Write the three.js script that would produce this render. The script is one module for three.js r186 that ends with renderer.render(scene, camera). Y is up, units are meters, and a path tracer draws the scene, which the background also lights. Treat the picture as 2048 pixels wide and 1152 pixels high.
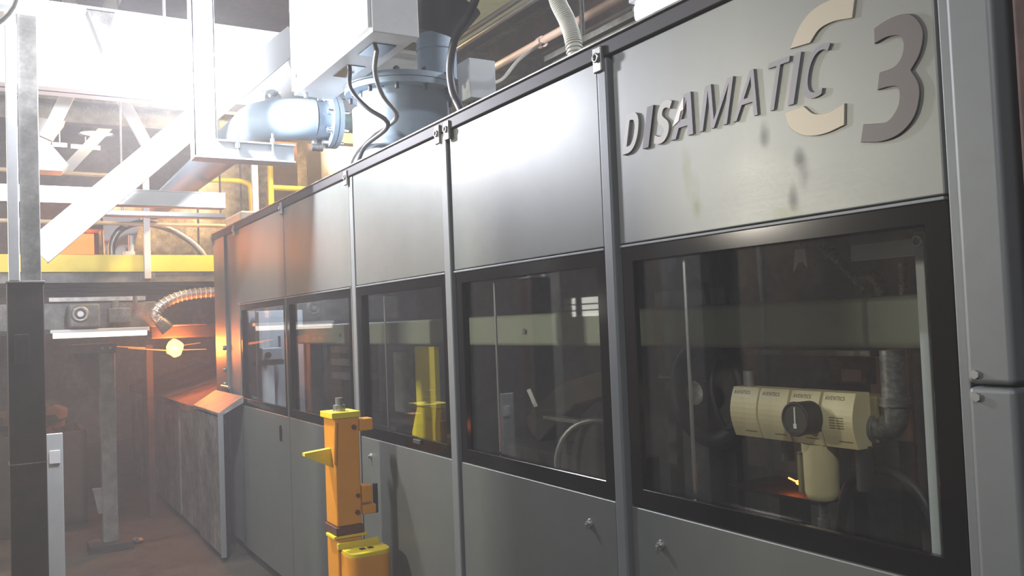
import * as THREE from 'three';
import { RoundedBoxGeometry } from 'three/addons/geometries/RoundedBoxGeometry.js';
import { mergeGeometries } from 'three/addons/utils/BufferGeometryUtils.js';
import { FontLoader } from 'three/addons/loaders/FontLoader.js';
import { TextGeometry } from 'three/addons/geometries/TextGeometry.js';
import { RectAreaLightUniformsLib } from 'three/addons/lights/RectAreaLightUniformsLib.js';
import { ImprovedNoise } from 'three/addons/math/ImprovedNoise.js';

// ---------------------------------------------------------------- camera, light, exposure
RectAreaLightUniformsLib.init();
const scene = new THREE.Scene();
const R = THREE.MathUtils.degToRad;
const camera = new THREE.PerspectiveCamera(36.97, 16 / 9, 0.05, 80);
camera.position.set(0, 1.75, 0);
camera.rotation.order = 'YXZ';
camera.rotation.set(R(2.206), R(59.053), R(-2.251));
scene.add(camera);
const renderer = new THREE.WebGLRenderer();
renderer.toneMapping = THREE.LinearToneMapping;
renderer.toneMappingExposure = 1.0;
renderer.shadowMap.enabled = true;
scene.background = new THREE.Color(0x000000);
scene.fog = new THREE.FogExp2(0xffffff, 0.019);          // even haze added to spread glare around the lamps

const LAMP = {
  bulb: { at: [-4.93, 3.17, -0.81], power: 44, color: 0xf4f3ff },
  flood: { at: [-5.2, 2.75, 2.1], aim: [-2.3, 1.7, -1.65], power: 880, color: 0xfff6e6 },
  bay: { power: 32, color: 0xf4f6ff },  // shared by the added fill lamps under the roof
  warm: { power: 110, color: 0xffd9a4 },
  melt: { power: 6, color: 0xff8030 },
  furnace: { power: 16, color: 0xff8a3a },
};

// ---------------------------------------------------------------- helpers
let seed = 7;
const rnd = () => { seed = (seed * 1664525 + 1013904223) >>> 0; return seed / 4294967296; };
const V = (x, y, z) => new THREE.Vector3(x, y, z);
const noise = new ImprovedNoise();
const taken = {};
function numbered(n) { const k = (taken[n] = (taken[n] ?? -1) + 1); return k ? n + '_' + String(k).padStart(3, '0') : n; }
function shade(o) { o.traverse(c => { if (c.isMesh) { c.castShadow = true; c.receiveShadow = true; } }); }
function thing(name, label, category, pos = [0, 0, 0], group) {
  const o = new THREE.Group(); o.name = numbered(name); o.position.set(...pos);
  o.userData = { label, category }; if (group) o.userData.group = group; scene.add(o); return o;
}
function part(parent, name, geo, mat, label) {          // geometry in the scene's coordinates; moved into the thing's own
  const m = new THREE.Mesh(Array.isArray(geo) ? merge(geo) : geo, mat); m.name = name;
  let p = parent, off = V(0, 0, 0);
  while (p && p !== scene) { off.add(p.position); p = p.parent; }
  m.geometry = m.geometry.clone(); m.geometry.translate(-off.x, -off.y, -off.z);
  m.castShadow = m.receiveShadow = true; if (label) m.userData.label = label; parent.add(m); return m;
}
function single(name, label, category, geo, mat, group) {
  const g = Array.isArray(geo) ? merge(geo) : geo.clone(); g.computeBoundingBox();
  const c = g.boundingBox.getCenter(V(0, 0, 0)); c.y = g.boundingBox.min.y; g.translate(-c.x, -c.y, -c.z);
  const m = new THREE.Mesh(g, mat); m.name = numbered(name); m.position.copy(c); m.castShadow = m.receiveShadow = true;
  m.userData = { label, category }; if (group) m.userData.group = group; scene.add(m); return m;
}
function struct(name, geo, mat, parent) {
  const m = new THREE.Mesh(Array.isArray(geo) ? merge(geo) : geo, mat); m.name = parent ? name : numbered(name); m.castShadow = m.receiveShadow = true;
  if (!parent) m.userData.kind = 'structure'; (parent || scene).add(m); return m;
}
function merge(l) { return mergeGeometries(l.map(g => { g = g.index ? g.toNonIndexed() : g; for (const k of Object.keys(g.attributes)) if (!['position', 'normal', 'uv'].includes(k)) g.deleteAttribute(k); return g; }), false); }
function metric(g) {                                    // uv in metres from the side each face looks to
  g = g.index ? g.toNonIndexed() : g; const p = g.attributes.position, n = g.attributes.normal, uv = new Float32Array(p.count * 2);
  for (let i = 0; i < p.count; i++) {
    const ax = Math.abs(n.getX(i)), ay = Math.abs(n.getY(i)), az = Math.abs(n.getZ(i));
    const [u, v] = ay > ax && ay > az ? [p.getX(i), p.getZ(i)] : ax > az ? [p.getZ(i), p.getY(i)] : [p.getX(i), p.getY(i)];
    uv[2 * i] = u; uv[2 * i + 1] = v;
  }
  g.setAttribute('uv', new THREE.BufferAttribute(uv, 2)); return g;
}
function box(x0, x1, y0, y1, z0, z1, r = 0.003) {       // by its limits
  const w = Math.abs(x1 - x0), h = Math.abs(y1 - y0), d = Math.abs(z1 - z0); r = Math.min(r, w / 3, h / 3, d / 3);
  const g = r > 0 ? new RoundedBoxGeometry(w, h, d, 1, r) : new THREE.BoxGeometry(w, h, d);
  g.translate((x0 + x1) / 2, (y0 + y1) / 2, (z0 + z1) / 2); return metric(g);
}
function place(g, a, b) {                                // +y of the geometry along a -> b, centred
  const A = V(...a), B = V(...b), d = B.clone().sub(A);
  const q = new THREE.Quaternion().setFromUnitVectors(V(0, 1, 0), d.clone().normalize());
  g.applyQuaternion(q); const c = A.add(B).multiplyScalar(0.5); g.translate(c.x, c.y, c.z); return g;
}
function cyl(a, b, r, r2 = r, n = 20) { const L = V(...a).distanceTo(V(...b)); return place(new THREE.CylinderGeometry(r2, r, L, n), a, b); }
function tube(pts, r, seg = 40, n = 10, closed = false) { return new THREE.TubeGeometry(new THREE.CatmullRomCurve3(pts.map(p => V(...p)), closed), seg, r, n, closed); }
function barZ(a, b, w, t) {                              // flat bar in a plane x = const, from a to b, w deep in that plane, t thick along x
  const A = V(...a), B = V(...b), L = A.distanceTo(B); const g = new RoundedBoxGeometry(t, L, w, 1, 0.004);
  g.rotateX(Math.atan2(B.z - A.z, B.y - A.y)); const c = A.add(B).multiplyScalar(0.5); g.translate(c.x, c.y, c.z); return metric(g);
}
function sheet(pts, depth, bevel = 0.002) {              // outline in x, y extruded toward +z from 0
  const s = new THREE.Shape(pts.map(p => new THREE.Vector2(...p)));
  return new THREE.ExtrudeGeometry(s, { depth, bevelEnabled: bevel > 0, bevelSize: bevel, bevelThickness: bevel, bevelSegments: 1, steps: 1, curveSegments: 8 });
}
function sheetX(ptsZY, x0, x1) {                         // outline in z, y between two x
  const s = new THREE.Shape(ptsZY.map(([z, y]) => new THREE.Vector2(-z, y)));
  const g = new THREE.ExtrudeGeometry(s, { depth: x1 - x0, bevelEnabled: false }); g.rotateY(Math.PI / 2); g.translate(x0, 0, 0); return metric(g);
}
function hexBolt(p, dir, r = 0.012, h = 0.01) { const a = V(...p), b = a.clone().addScaledVector(V(...dir), h); return cyl(a.toArray(), b.toArray(), r, r, 6); }

// ---------------------------------------------------------------- procedural textures
function dataTex(n, fn, color = true) {
  const d = new Uint8Array(n * n * 4);
  for (let y = 0; y < n; y++) for (let x = 0; x < n; x++) { const c = fn(x / n, y / n, x, y), i = (y * n + x) * 4; d[i] = c[0]; d[i + 1] = c[1]; d[i + 2] = c[2]; d[i + 3] = 255; }
  const t = new THREE.DataTexture(d, n, n); t.wrapS = t.wrapT = THREE.RepeatWrapping; t.magFilter = THREE.LinearFilter; t.minFilter = THREE.LinearMipmapLinearFilter; t.generateMipmaps = true;
  if (color) t.colorSpace = THREE.SRGBColorSpace; t.needsUpdate = true; return t;
}
const wrapNoise = (u, v, f, s) => { // tileable value from four shifted samples
  const n = (a, b) => noise.noise(a * f + s, b * f + s * 1.7, s * 0.3); const m = (a, b, t) => a + (b - a) * t;
  return m(m(n(u, v), n(u - 1, v), u), m(n(u, v - 1), n(u - 1, v - 1), u), v);
};
const clamp = x => Math.max(0, Math.min(255, x));
const grime = dataTex(512, (u, v) => { const a = wrapNoise(u, v, 5, 3.1), b = wrapNoise(u, v, 17, 9.7), c = wrapNoise(u, v, 70, 1.3); const k = clamp(238 + a * 10 + b * 6 + c * 5); return [k, k, k * 0.985]; });
const heavy = dataTex(512, (u, v) => { const a = wrapNoise(u, v, 4, 5.1), b = wrapNoise(u, v, 13, 2.7), c = wrapNoise(u, v, 60, 8.3); const k = clamp(190 + a * 70 + b * 60 + c * 40); return [k, k * 0.97, k * 0.93]; });
const brushed = dataTex(512, (u, v) => { const c = wrapNoise(u, v, 90, 4.4), b = noise.noise(u * 6, v * 6, 2), l = noise.noise(3.3, v * 220, 1.1); const k = clamp(215 + c * 10 + b * 12 + l * 8); return [k, k, k]; }, false);
const floorTex = dataTex(1024, (u, v) => { const a = wrapNoise(u, v, 4, 7.7), b = wrapNoise(u, v, 14, 3.9), c = wrapNoise(u, v, 90, 2.2), s = wrapNoise(u, v, 8, 11.9); let k = 150 + a * 60 + b * 45 + c * 45; if (s > 0.25) k -= (s - 0.25) * 240; k = clamp(k); return [k, k * 0.96, k * 0.88]; });
const bumpFine = dataTex(256, (u, v) => { const k = clamp(128 + wrapNoise(u, v, 60, 6.1) * 90 + wrapNoise(u, v, 20, 3.3) * 60); return [k, k, k]; }, false);

const M = (color, o = {}) => new THREE.MeshStandardMaterial({ color, roughness: 0.6, metalness: 0, ...o });
const mat = {
  panel: M(0x616663, { roughness: 0.54, metalness: 0.35, map: grime, roughnessMap: brushed }),
  post: M(0x6c7173, { roughness: 0.55, metalness: 0.35, map: grime }),
  black: M(0x060606, { roughness: 0.12 }),
  rail: M(0x1a1918, { roughness: 0.7 }),
  dark: M(0x3a3634, { roughness: 0.8, map: heavy }),
  carcass: M(0x505453, { roughness: 0.7, map: heavy }),
  steel: M(0xb9bcbc, { roughness: 0.28, metalness: 0.9 }),
  galv: M(0xa9adad, { roughness: 0.45, metalness: 0.7, map: heavy }),
  lightGrey: M(0xb9bfc2, { roughness: 0.5, map: grime }),
  white: M(0xe2e5e8, { roughness: 0.45, map: grime }),
  blueGrey: M(0x8fa3b5, { roughness: 0.58, map: grime }),
  beamPaint: M(0xc2c7ca, { roughness: 0.6, map: grime }),
  columnGrey: M(0x7b7f7e, { roughness: 0.6, map: heavy }),
  columnDark: M(0x3a3029, { roughness: 0.6, map: heavy }),
  girder: M(0xa4ac9b, { roughness: 0.5, map: grime }),
  yellow: M(0xd6c010, { roughness: 0.5, map: grime }),
  orange: M(0xd28a12, { roughness: 0.45, map: grime }),
  cream: M(0xd6c594, { roughness: 0.45, map: grime }),
  creamDark: M(0x8a7c52, { roughness: 0.5, map: grime }),
  rust: M(0x6a3c26, { roughness: 0.85, map: heavy }),
  brown: M(0x5a4034, { roughness: 0.8, map: heavy }),
  mauve: M(0x6a626a, { roughness: 0.85, map: heavy }),
  wall: M(0x8c8272, { roughness: 0.85, map: heavy }),
  tan: M(0xddd0b2, { roughness: 0.75, map: heavy }),
  roof: M(0x4a423e, { roughness: 0.85, map: heavy }),
  rubber: M(0x201f22, { roughness: 0.5 }),
  hose: M(0xcfcfc6, { roughness: 0.5, map: grime }),
  floor: M(0x504f46, { roughness: 0.75, map: floorTex, bumpMap: bumpFine, bumpScale: 0.004 }),
  sand: M(0x5a4a40, { roughness: 0.95, map: heavy, bumpMap: bumpFine, bumpScale: 0.02 }),
  foil: M(0xd6d2ca, { roughness: 0.32, metalness: 0.7 }),
  glass: new THREE.MeshPhysicalMaterial({ color: 0xf4f6f5, roughness: 0.02, transmission: 1, thickness: 0, ior: 1.5 }),
  clear: new THREE.MeshPhysicalMaterial({ color: 0xffffff, roughness: 0.02, transmission: 1, thickness: 0, ior: 1.5 }),
};
const glow = (hex, k) => M(0x111111, { emissive: new THREE.Color(hex), emissiveIntensity: k });

// ---------------------------------------------------------------- the hall
struct('floor', box(-16, 4.2, -0.15, 0, -8.6, 4.9, 0), mat.floor);
struct('wall_back', box(-16, 4.2, 0, 5.2, -8.8, -8.6, 0), mat.wall);
struct('wall_left', box(-16.2, -16, 0, 5.2, -8.8, 4.9, 0), mat.mauve);
struct('wall_right', box(4.2, 4.4, 0, 5.2, -8.8, 4.9, 0), mat.wall);
{ // wall behind the photographer with one daylit louvred window
  const s = new THREE.Shape([[-16, 0], [4.2, 0], [4.2, 5.2], [-16, 5.2]].map(p => new THREE.Vector2(...p)));
  s.holes.push(new THREE.Path([[-10.75, 1.78], [-10.75, 2.06], [-9.88, 2.06], [-9.88, 1.78]].map(p => new THREE.Vector2(...p))));
  const g = metric(new THREE.ExtrudeGeometry(s, { depth: 0.2, bevelEnabled: false }).translate(0, 0, 4.0));
  struct('wall_front', g, mat.wall);
  const w = new THREE.Group(); w.name = 'window_1'; w.userData.kind = 'structure'; scene.add(w);
  struct('daylight_pane', box(-10.75, -9.88, 1.78, 2.06, 4.14, 4.16, 0), glow(0xfffdf2, 5), w);
  for (const y of [1.86, 1.95]) struct('louvre', box(-10.75, -9.88, y, y + 0.018, 4.02, 4.1, 0), mat.dark, w);
  struct('mullion', box(-10.5, -10.42, 1.78, 2.06, 4.03, 4.09, 0), mat.dark, w);
}
struct('ceiling', box(-16.2, 4.4, 5.0, 5.2, -8.8, 4.9, 0), mat.roof);

// ---------------------------------------------------------------- the enclosure of the moulding machine
const FZ = -1.65;                                        // front face of the doors
const enc = thing('machine_enclosure', 'long grey metal machine enclosure with five windowed doors and raised lettering', 'machine', [-4.4, 0, -2.6]);
const DOORS = [[-7.0, -5.69], [-5.67, -4.44], [-4.365, -3.3], [-3.215, -2.175], [-2.095, -1.035]];
const WT = 1.96, WB = 1.18, PT = 2.562, PB = 0.07;
// stained front panel print: grease marks of the big door
function stainedPanel() {
  const c = document.createElement('canvas'); c.width = 1024; c.height = 576; const x = c.getContext('2d');
  x.fillStyle = '#ffffff'; x.fillRect(0, 0, 1024, 576);
  const toPx = (X, Y) => [(X + 2.095) / 1.06 * 1024, (PT - Y) / (PT - 1.97) * 576];
  let s = 99; const rr = () => { s = (s * 1103515245 + 12345) & 0x7fffffff; return s / 0x7fffffff; };
  const blot = (X, Y, w, h, a, n = 60) => { const [px, py] = toPx(X, Y); for (let i = 0; i < n; i++) { const t = rr() * 6.283, q = Math.sqrt(rr()); x.fillStyle = `rgba(70,72,50,${a * 0.55})`; x.beginPath(); x.ellipse(px + Math.cos(t) * q * w, py + Math.sin(t) * q * h, 5 + rr() * 12, 8 + rr() * 18, 0, 0, 6.3); x.fill(); } };
  blot(-1.785, 2.17, 16, 40, 0.02); blot(-1.765, 2.1, 24, 40, 0.018); blot(-1.5, 2.185, 10, 22, 0.035); blot(-1.395, 2.108, 12, 12, 0.035);
  blot(-1.383, 2.075, 12, 30, 0.022); blot(-1.42, 2.02, 9, 22, 0.03); blot(-1.44, 1.985, 50, 6, 0.02); blot(-1.6, 2.05, 60, 60, 0.004); blot(-1.75, 2.04, 10, 20, 0.02);
  for (let i = 0; i < 900; i++) { x.fillStyle = `rgba(90,88,70,${0.02 + rr() * 0.04})`; x.fillRect(rr() * 1024, rr() * 576, 1 + rr() * 3, 1 + rr() * 5); }
  const t = new THREE.CanvasTexture(c); t.colorSpace = THREE.SRGBColorSpace; return t;
}
const signMat = M(0x6e716c, { roughness: 0.55, metalness: 0.35, map: stainedPanel(), roughnessMap: brushed });
const uppers = [];
DOORS.forEach(([a, b], i) => {
  let g = box(a, b, 1.972, PT, FZ - 0.02, FZ, 0.004);
  if (i === 4) { const p = g.attributes.position, uv = g.attributes.uv; for (let k = 0; k < p.count; k++) uv.setXY(k, (p.getX(k) - a) / (b - a), (p.getY(k) - 1.972) / (PT - 1.972)); }
  uppers.push(part(enc, 'upper_panel', g, i === 4 ? signMat : mat.panel, i === 4 ? 'pale panel with raised lettering and grease stains' : undefined));
  // window surround
  const wa = i === 0 ? a + 0.05 : a, wb = i === 0 || i === 1 ? b - 0.015 : b;
  const l = 0.05, r = 0.05, t = 0.042, bt = 0.05;
  const s = new THREE.Shape([[wa, WB], [wb, WB], [wb, WT], [wa, WT]].map(p => new THREE.Vector2(...p)));
  s.holes.push(new THREE.Path([[wa + l, WB + bt], [wa + l, WT - t], [wb - r, WT - t], [wb - r, WB + bt]].map(p => new THREE.Vector2(...p))));
  const f = part(enc, 'window_frame', new THREE.ExtrudeGeometry(s, { depth: 0.016, bevelEnabled: true, bevelSize: 0.002, bevelThickness: 0.002, bevelSegments: 1 }).translate(0, 0, FZ - 0.022), mat.black);
  part(f, 'window_pane', box(wa + l - 0.01, wb - r + 0.01, WB + bt - 0.01, WT - t + 0.01, FZ - 0.03, FZ - 0.025, 0), mat.glass);
  part(f, 'drip_lip', box(wa, wb, WT + 0.001, WT + 0.009, FZ - 0.012, FZ + 0.004, 0.002), mat.post);
  if (i !== 1) part(f, 'edge_strip', box(wa + l + 0.15, wa + l + 0.162, WB + 0.05, WT - 0.05, FZ - 0.075, FZ - 0.068, 0.002), mat.steel, 'bright metal strip behind the glass');
  // lower panel with lock studs
  const lo = part(enc, 'lower_panel', box(a, b, PB, WB - 0.006, FZ - 0.02, FZ, 0.004), mat.panel);
  for (const x of [[], [], [-4.233], [-2.317], [-1.966]][i]) {
    part(lo, 'lock_stud', [cyl([x, 1.083, FZ], [x, 1.083, FZ + 0.006], 0.015, 0.013), cyl([x, 1.083, FZ + 0.006], [x, 1.083, FZ + 0.016], 0.008, 0.007), box(x - 0.002, x + 0.002, 1.07, 1.083, FZ + 0.012, FZ + 0.018, 0.001)], mat.steel, 'chrome lock stud');
  }
  if (i === 0) { const s2 = new THREE.CapsuleGeometry(0.022, 0.07, 4, 12).scale(1.3, 1, 0.3).translate(-5.881, 1.05, FZ + 0.002); part(lo, 'handle_recess', s2, mat.black, 'black oval handle recess'); }
  if (i === 2) part(lo, 'latch', box(-3.69, -3.61, 1.205, 1.225, FZ - 0.004, FZ + 0.006, 0.004), mat.rail);
});
// side stiles of the narrow-window doors
part(enc, 'stile', box(-7.0, -6.955, WB - 0.006, 1.972, FZ - 0.02, FZ), mat.panel);
part(enc, 'stile', box(-5.702, -5.69, WB - 0.006, 1.972, FZ - 0.02, FZ, 0.001), mat.panel);
part(enc, 'stile', box(-4.452, -4.44, WB - 0.006, 1.972, FZ - 0.02, FZ, 0.001), mat.panel);
for (const [a, b, z] of [[-4.43, -4.375, 0.004], [-3.287, -3.228, 0.012], [-2.16, -2.11, 0.014]]) part(enc, 'post', box(a, b, PB, PT, FZ - 0.06, FZ + z, 0.008), mat.post);
// right corner post in two lengths with bolts at the splice
part(enc, 'trim_strip', box(-1.026, -1.0, PB, PT, FZ - 0.04, FZ + 0.004, 0.004), mat.post);
for (const [y0, y1, by] of [[1.592, 2.6, 1.612], [PB, 1.588, 1.568]]) {
  const p = part(enc, 'corner_post', box(-0.998, -0.905, y0, y1, FZ - 0.09, FZ + 0.025, 0.012), mat.post);
  part(p, 'bolt', hexBolt([-0.978, by, FZ + 0.025], [0, 0, 1], 0.009, 0.006), mat.steel);
}
// left end post
const ep = part(enc, 'end_post', box(-7.83, -7.42, PB, PT, FZ - 0.03, FZ + 0.004, 0.006), mat.panel);
part(enc, 'end_panel', box(-7.41, -7.01, PB, PT, FZ - 0.05, FZ - 0.015, 0.006), mat.post);
for (const y of [1.62, 1.44, 1.32, 1.22, 1.11, 1.0]) part(ep, 'bolt', cyl([-7.5, y, FZ + 0.004], [-7.5, y, FZ + 0.02], 0.02, 0.018, 10), mat.galv);
part(ep, 'hinge_pin', cyl([-7.56, 1.3, FZ + 0.02], [-7.3, 1.3, FZ + 0.02], 0.012), mat.steel);
// black rail along the top and the clamps that hang on it
part(enc, 'top_rail', [box(-7.84, -0.9, PT + 0.003, 2.612, FZ - 0.06, FZ + 0.012, 0.004)], mat.rail);
part(enc, 'rail_cap', box(-7.84, -0.9, 2.612, 2.62, FZ - 0.06, FZ + 0.02, 0.003), mat.galv);
for (const x of [-7.82, -7.0, -5.68, -4.43, -3.295, -3.205, -2.145]) {
  const c = part(enc, 'clamp', [box(x - 0.022, x + 0.022, 2.52, 2.6, FZ + 0.008, FZ + 0.022, 0.004)], mat.galv);
  part(c, 'ring', new THREE.TorusGeometry(0.012, 0.004, 6, 14).translate(x, 2.565, FZ + 0.026), mat.steel);
}
// hollow carcass behind the doors
part(enc, 'frame', [
  ...[[1.955, 1.98], [1.165, 1.19], [2.53, 2.6], [0.07, 0.14]].map(([a, b]) => box(-7.8, -0.95, a, b, FZ - 0.065, FZ - 0.034, 0)),
  ...[-7.0, -5.68, -4.4, -3.258, -2.135, -1.02].map(x => box(x - 0.035, x + 0.035, 0.07, 2.6, FZ - 0.065, FZ - 0.034, 0))], mat.rail);
part(enc, 'roof_panel', box(-7.83, -0.9, 2.575, 2.6, -4.9, FZ - 0.07, 0), mat.carcass);
part(enc, 'back_panel', box(-7.83, -0.9, 0.07, 2.57, -4.9, -4.87, 0), mat.carcass);
part(enc, 'side_panel', box(-0.92, -0.9, 0.07, 2.57, -4.86, FZ - 0.1, 0), mat.carcass);
part(enc, 'side_panel', box(-7.83, -7.81, 0.07, 2.57, -4.86, FZ - 0.06, 0), mat.carcass);
part(enc, 'floor_pan', box(-7.8, -0.93, 0.07, 0.1, -4.86, FZ - 0.07, 0), mat.carcass);
for (const x of [-7.4, -5.6, -3.9, -2.2, -1.1]) part(enc, 'foot', [box(x - 0.08, x + 0.08, 0.012, 0.07, -1.9, -1.75), box(x - 0.12, x + 0.12, 0, 0.012, -1.95, -1.7)], mat.dark);

// raised lettering on the sign panel
{
  const bold = await new FontLoader().loadAsync('fonts/droid/droid_sans_bold.typeface.json');
  const reg = await new FontLoader().loadAsync('fonts/droid/droid_sans_regular.typeface.json');
  const pale = M(0x8a8983, { roughness: 0.52, metalness: 0.3 }), grey = M(0x68676a, { roughness: 0.52, metalness: 0.3 }), ink = M(0x2a2625, { roughness: 0.5 }), tan = M(0x928b7a, { roughness: 0.52, metalness: 0.3 });
  const Y0 = 2.243, H = 0.118, lean = 0.26;
  const put = (ch, x0, x1, font, m, label) => {
    const g = ch === 'I' ? sheet([[0, 0], [1, 0], [1, 1], [0, 1]], 0.006, 0) : new TextGeometry(ch, { font, size: 1, depth: 0.006, curveSegments: 6, bevelEnabled: false }); g.computeBoundingBox(); const b = g.boundingBox;
    g.translate(-b.min.x, -b.min.y, 0); const w = b.max.x - b.min.x, h = b.max.y - b.min.y; const W = (x1 - x0) - lean * H;
    g.scale(W / w, H / h, 1.0); const p = g.attributes.position;
    for (let i = 0; i < p.count; i++) p.setXYZ(i, p.getX(i) + lean * p.getY(i) + x0, p.getY(i) + Y0, p.getZ(i) + FZ);
    g.computeVertexNormals(); part(uppers[4], 'letter', g, m, label);
  };
  put('D', -2.059, -1.963, bold, pale, 'pale raised letter D'); put('I', -1.962, -1.904, bold, ink, 'black raised letter I'); put('S', -1.912, -1.822, bold, pale, 'pale raised letter S');
  put('A', -1.838, -1.715, bold, grey, 'grey raised letter A'); put('M', -1.722, -1.588, reg, grey, 'grey raised letter M'); put('A', -1.597, -1.482, reg, grey, 'grey raised letter A');
  put('T', -1.499, -1.402, reg, grey, 'grey raised letter T'); put('I', -1.417, -1.368, reg, grey, 'grey raised letter I'); put('C', -1.378, -1.284, reg, grey, 'grey raised letter C');
  part(uppers[4], 'torn_film', sheet([[-1.826, 2.28], [-1.8, 2.29], [-1.79, 2.315], [-1.779, 2.318], [-1.776, 2.352], [-1.795, 2.33], [-1.815, 2.3]], 0.001, 0).translate(0, 0, FZ + 0.0065), M(0xd8d4cc, { roughness: 0.5 }), 'torn white film on letter A');
  const three = [[-1.219, 2.115], [-1.167, 2.107], [-1.123, 2.115], [-1.09, 2.141], [-1.075, 2.181], [-1.076, 2.209], [-1.091, 2.24], [-1.069, 2.269], [-1.059, 2.309], [-1.068, 2.337], [-1.085, 2.356], [-1.113, 2.363], [-1.151, 2.359], [-1.17, 2.353], [-1.171, 2.322], [-1.137, 2.327], [-1.11, 2.319], [-1.102, 2.305], [-1.108, 2.275], [-1.125, 2.258], [-1.163, 2.254], [-1.17, 2.22], [-1.144, 2.22], [-1.122, 2.214], [-1.118, 2.196], [-1.125, 2.169], [-1.151, 2.145], [-1.181, 2.147], [-1.21, 2.152]];
  const smooth = (pts, from, to) => { const o = []; const c = new THREE.CatmullRomCurve3(pts.slice(from, to + 1).map(p => V(p[0], p[1], 0))); for (const p of c.getPoints((to - from) * 5)) o.push([p.x, p.y]); return o; };
  part(uppers[4], 'numeral', sheet([...smooth(three, 0, 6), ...smooth(three, 6, 13).slice(1), ...smooth(three, 14, 20), ...smooth(three, 21, 28)], 0.006, 0.0008).translate(0, 0, FZ), M(0x4f4a48, { roughness: 0.52, metalness: 0.25 }), 'dark grey raised numeral 3');
  const ct = [[-1.401, 2.378], [-1.367, 2.425], [-1.332, 2.447], [-1.293, 2.454], [-1.257, 2.452], [-1.215, 2.444], [-1.226, 2.396], [-1.277, 2.404], [-1.316, 2.398], [-1.343, 2.375]];
  part(uppers[4], 'emblem_arc', sheet([...smooth(ct, 0, 5), ...smooth(ct, 6, 9)], 0.004, 0.0008).translate(0, 0, FZ), tan, 'tan raised arc of the emblem');
  const cb = [[-1.426, 2.228], [-1.418, 2.197], [-1.389, 2.17], [-1.353, 2.157], [-1.31, 2.155], [-1.262, 2.163], [-1.258, 2.21], [-1.301, 2.2], [-1.343, 2.206], [-1.372, 2.231]];
  part(uppers[4], 'emblem_arc', sheet([...smooth(cb, 0, 5), ...smooth(cb, 6, 9)], 0.004, 0.0008).translate(0, 0, FZ), tan, 'tan raised arc of the emblem');
}

// brown frame beside the machine on the right
{ const t = thing('brown_pillar', 'dark brown steel pillar beside the right end of the machine', 'pillar', [-0.72, 0, -1.6]);
  part(t, 'web', box(-0.87, -0.6, 0, 3.2, -1.75, -1.7), mat.brown); part(t, 'flange', box(-0.83, -0.62, 0, 3.2, -1.69, -1.55, 0.01), mat.brown); part(t, 'base_plate', box(-0.88, -0.5, 0, 0.02, -1.85, -1.4), mat.dark); }

// ---------------------------------------------------------------- inside the machine
{
  const t = thing('machine_girder', 'long grey green box girder running behind all the machine windows', 'girder', [-4.3, 1.63, -2.2]);
  part(t, 'beam', box(-6.95, -1.36, 1.632, 1.78, -2.3, -2.1, 0.02), mat.girder);
  part(t, 'bracket', box(-1.98, -1.55, 1.612, 1.63, -2.16, -2.08), mat.galv);
  for (const x of [-5.9, -5.5, -3.4]) part(t, 'bolt', hexBolt([x, 1.7, -2.1], [0, 0, 1], 0.014, 0.012), mat.steel);
  for (const x of [-6.9, -1.42]) part(t, 'leg', box(x - 0.06, x + 0.06, 0.1, 1.63, -2.28, -2.16), mat.dark);
}
{ const t = thing('guard_frame', 'grey angle frame inside the widest window beside the air filter', 'frame', [-1.28, 0.1, -1.95]);
  part(t, 'upright', box(-1.305, -1.279, 0.1, 1.93, -1.97, -1.94), mat.lightGrey); part(t, 'top_plate', box(-1.497, -1.306, 1.873, 1.917, -1.965, -1.95), mat.lightGrey);
  part(t, 'bolt', new THREE.TorusGeometry(0.012, 0.005, 6, 16).translate(-1.292, 1.908, -1.935), mat.steel, 'bright ring bolt'); }
{ const t = thing('yellow_guard', 'yellow painted upright guard plate behind the middle window', 'guard', [-4.3, 0.1, -2.0]);
  part(t, 'upper_plate', box(-4.42, -4.17, 1.3, 1.63, -2.03, -2.0), mat.yellow);
  part(t, 'lower_plate', sheet([[-4.5, 0.1], [-4.2, 0.1], [-4.2, 1.2], [-4.18, 1.3], [-4.42, 1.3], [-4.5, 1.15]], 0.03, 0).translate(0, 0, -2.035), mat.yellow); }
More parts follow.
